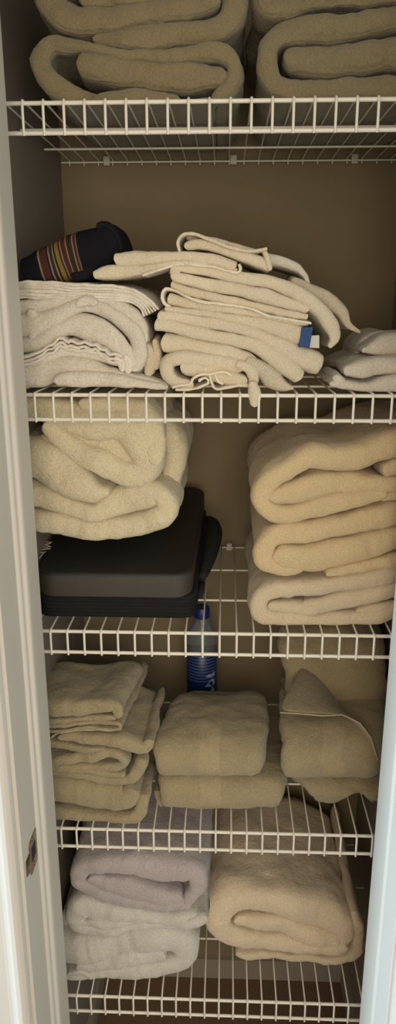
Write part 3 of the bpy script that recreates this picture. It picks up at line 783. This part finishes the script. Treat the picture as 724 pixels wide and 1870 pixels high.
# turned-back corner: a thin sheet lying on the towel, rising to a point at the back left
def sheet(name, rows, mats, parent, th=.16, sub=2):
    s = MB(); R = len(rows); C = len(rows[0])
    s.add([p for r in rows for p in r], [(i*C+j, i*C+j+1, (i+1)*C+j+1, (i+1)*C+j) for i in range(R-1) for j in range(C-1)])
    o = s.build(name, mats, parent)
    so = o.modifiers.new('thick', 'SOLIDIFY'); so.thickness = th*INCH; so.offset = 1
    sb = o.modifiers.new('smooth', 'SUBSURF'); sb.levels = sub; sb.render_levels = sub
    return o
def P3(u, v, y):
    x, z = at(u, v, y); return (x, y, z)
rows = [
 [P3(512,1301,2.2), P3(545,1303,2.1), P3(590,1307,2.1), P3(625,1305,2.2), P3(657,1320,2.1), P3(678,1347,1.9), P3(690,1388,1.5)],
 [P3(514,1285,3.0), P3(545,1285,3.0), P3(585,1290,3.0), P3(612,1295,3.2), P3(640,1310,3.3), P3(671,1342,2.6), P3(687,1384,1.9)],
 [P3(528,1262,4.4), P3(548,1258,4.4), P3(575,1265,4.4), P3(598,1278,4.6), P3(622,1296,4.5), P3(661,1334,3.2), P3(683,1382,2.2)],
 [P3(545,1234,6.0), P3(556,1230,6.0), P3(574,1240,6.0), P3(592,1256,6.0), P3(612,1282,5.4), P3(652,1328,3.6), P3(677,1380,2.4)],
 [P3(550,1212,7.4), P3(556,1212,7.5), P3(572,1226,7.2), P3(588,1246,6.9), P3(606,1274,6.0), P3(645,1323,4.0), P3(670,1379,2.6)]]
sheet('turned_back_corner', rows, M['taupe'], rt)
s = MB(); s.tube([Vector(p) + Vector((0, -.05, .03)) for p in rows[0]], .05, 6); s.build('hem_edge', M['hem_taupe'], rt)

# ---------------- fourth shelf, bottle at the back
bottle = empty('water_bottle', (-1.66, 12.2, SZ[4] + .12))
tag(bottle, 'clear plastic bottle with blue cap and blue mountain label, back of fourth shelf', 'bottle')
mt, nt, p = newmat('clear_plastic'); p.inputs['Base Color'].default_value = (.55, .6, .62, 1); p.inputs['Roughness'].default_value = .12
p.inputs['Transmission Weight'].default_value = .8; p.inputs['IOR'].default_value = 1.33; M['clear'] = mt
def labelm():
    mt, nt, p = newmat('blue_printed_label'); N = nt.nodes; L = nt.links
    p.inputs['Roughness'].default_value = .35
    tc = N.new('ShaderNodeTexCoord'); mp = N.new('ShaderNodeSeparateXYZ'); L.new(tc.outputs['Object'], mp.inputs['Vector'])
    wv = N.new('ShaderNodeMath'); wv.operation = 'MULTIPLY'; wv.inputs[1].default_value = 2*math.pi/(.26*INCH); L.new(mp.outputs[2], wv.inputs[0])
    si = N.new('ShaderNodeMath'); si.operation = 'SINE'; L.new(wv.outputs[0], si.inputs[0])
    gt = N.new('ShaderNodeMath'); gt.operation = 'GREATER_THAN'; gt.inputs[1].default_value = .55; L.new(si.outputs[0], gt.inputs[0])
    top = N.new('ShaderNodeMath'); top.operation = 'GREATER_THAN'; top.inputs[1].default_value = 2.6*INCH; L.new(mp.outputs[2], top.inputs[0])
    mu = N.new('ShaderNodeMath'); mu.operation = 'MULTIPLY'; L.new(gt.outputs[0], mu.inputs[0]); L.new(top.outputs[0], mu.inputs[1])
    hf = N.new('ShaderNodeMath'); hf.operation = 'MULTIPLY'; hf.inputs[1].default_value = .55; L.new(mu.outputs[0], hf.inputs[0])
    mx = N.new('ShaderNodeMix'); mx.data_type = 'RGBA'; mx.inputs['A'].default_value = srgb(18, 42, 92); mx.inputs['B'].default_value = srgb(110, 112, 140)
    L.new(hf.outputs[0], mx.inputs['Factor']); L.new(mx.outputs['Result'], p.inputs['Base Color'])
    return mt
bx, by = -1.66, 12.2; z0 = SZ[4] + .12
s = MB(); s.lathe([(.9,z0),(1.1,z0+.1),(1.18,z0+.5),(1.14,z0+1.6),(1.14,z0+6.6),(1.18,z0+6.9),(1.15,z0+7.4),(.98,z0+8.2),(.70,z0+8.9),(.52,z0+9.25),(.5,z0+9.6)], bx, by, 32); s.build('body', M['clear'], bottle, angle=50)
s = MB(); s.lathe([(1.16,z0+1.7),(1.2,z0+1.75),(1.2,z0+6.45),(1.16,z0+6.5)], bx, by, 40); lb = s.build('paper_label', labelm(), bottle, angle=50)
s = MB(); s.lathe([(.56,z0+9.3),(.6,z0+9.34),(.6,z0+10.05),(.54,z0+10.15)], bx, by, 28); s.build('cap', plain('blue_plastic_cap', (30, 44, 110), .35), bottle, angle=40)
# white mountain peaks printed on the label
def curved(poly, zc):
    s_ = MB(); n_ = len(poly)
    vs = []
    for r in (1.205, 1.225):
        for a, z in poly:
            an = math.radians(-90 + a); vs.append((bx + r*math.cos(an), by + r*math.sin(an), z0 + z))
    s_.add(vs, [tuple(range(n_, 2*n_)), tuple(range(n_-1,-1,-1))] + [(i,(i+1)%n_,n_+(i+1)%n_,n_+i) for i in range(n_)])
    return s_
snow = plain('white_print', (140, 160, 172), .4); green = plain('green_print', (70, 110, 90), .4)
for pl_ in ([(14,4.75),(30,4.95),(44,4.9),(54,5.05),(56,4.7),(36,4.65)], [(12,3.95),(24,4.15),(36,4.45),(46,4.5),(56,4.3),(56,3.9),(34,3.85)], [(-18,2.75),(0,2.95),(12,3.05),(24,3.55),(34,3.45),(44,3.8),(56,3.5),(56,3.0),(28,2.7),(6,2.6)]):
    curved(pl_, 0).build('mountain_print', snow, lb, smooth=False)
curved([(6,2.62),(30,2.72),(56,3.0),(56,2.6),(34,2.4)], 0).build('meadow_print', green, lb, smooth=False)

# ---------------- fifth shelf
o9 = (120, 1550); k9 = 2.586
towel('bath_towel', 'plain white plush bath towel, lowest of the left stack on the bottom shelf', 'towel', None, M['white_dim'], 1.1, 11.5, [
    [(-120,500,60),(0,505,62),(100,500,62),(220,482,64),(340,462,62),(450,452,58),(540,470,52),(570,515,44),(545,560,38),(460,582,34),(340,596,34),(200,606,36),(80,618,30),(-30,625,26),(-120,625,26)],
    ([(20,600,10),(60,592,12),(110,612,14)], dict(dy=-.1)), [(80,560,30),(250,545,30),(440,520,30)]], o9, k9, 5, 91)
towel('bath_towel', 'cream bath towel between the lavender towel and the white one', 'towel', None, M['white_dim'], 1.2, 11.5, [
    [(600,340,30),(500,345,32),(350,335,40),(200,318,48),(90,300,52),(48,330,40),(52,385,32),(110,402,22),(220,398,22),(350,385,20),(470,370,20),(580,358,24),(640,340,26)],
    [(90,372,14),(150,365,22),(300,362,20)],
    ([(2,300,10),(6,370,14),(14,420,12)], dict(dy=1.2))], o9, k9, None, 92)
towel('bath_towel', 'dusky lavender bath towel, topmost of the left stack on the bottom shelf', 'towel', None, M['lav'], 1.0, 11.5, [
    [(590,255,26),(632,200,34),(618,135,38),(540,120,48),(430,118,50),(300,92,46),(180,78,42),(90,98,40),(58,150,32),(80,192,28),(160,228,28),(260,256,28),(360,275,26),(470,290,24),(560,285,28)],
    [(138,162,26),(220,184,34),(320,212,42),(430,240,40),(510,255,30)]], o9, k9, None, 93)
oA = (370, 1540); kA = 2.335
towel('bath_towel', 'flat pale bath towel beneath the plump natural one, bottom shelf right', 'towel', None, M['ecru'], 2.9, 11, [
    [(160,478,16),(300,490,15),(450,500,15),(580,502,15),(650,488,18),(668,440,20),(664,380,18),(652,300,14)]], oA, kA, 5, 94)
towel('bath_towel', 'plump natural cream bath towel with rolled front fold, bottom shelf right', 'towel', None, M['natural'], 2.5, 11.5, [
    [(590,440,28),(606,400,34),(560,345,52),(440,305,58),(300,275,56),(180,262,54),(100,280,52),(68,330,42),(84,385,38),(150,425,38),(260,440,34),(400,452,26),(520,462,20),(590,450,20)],
    [(150,345,16),(240,358,28),(340,372,34),(440,400,38),(540,425,36)]], oA, kA, None, 95)
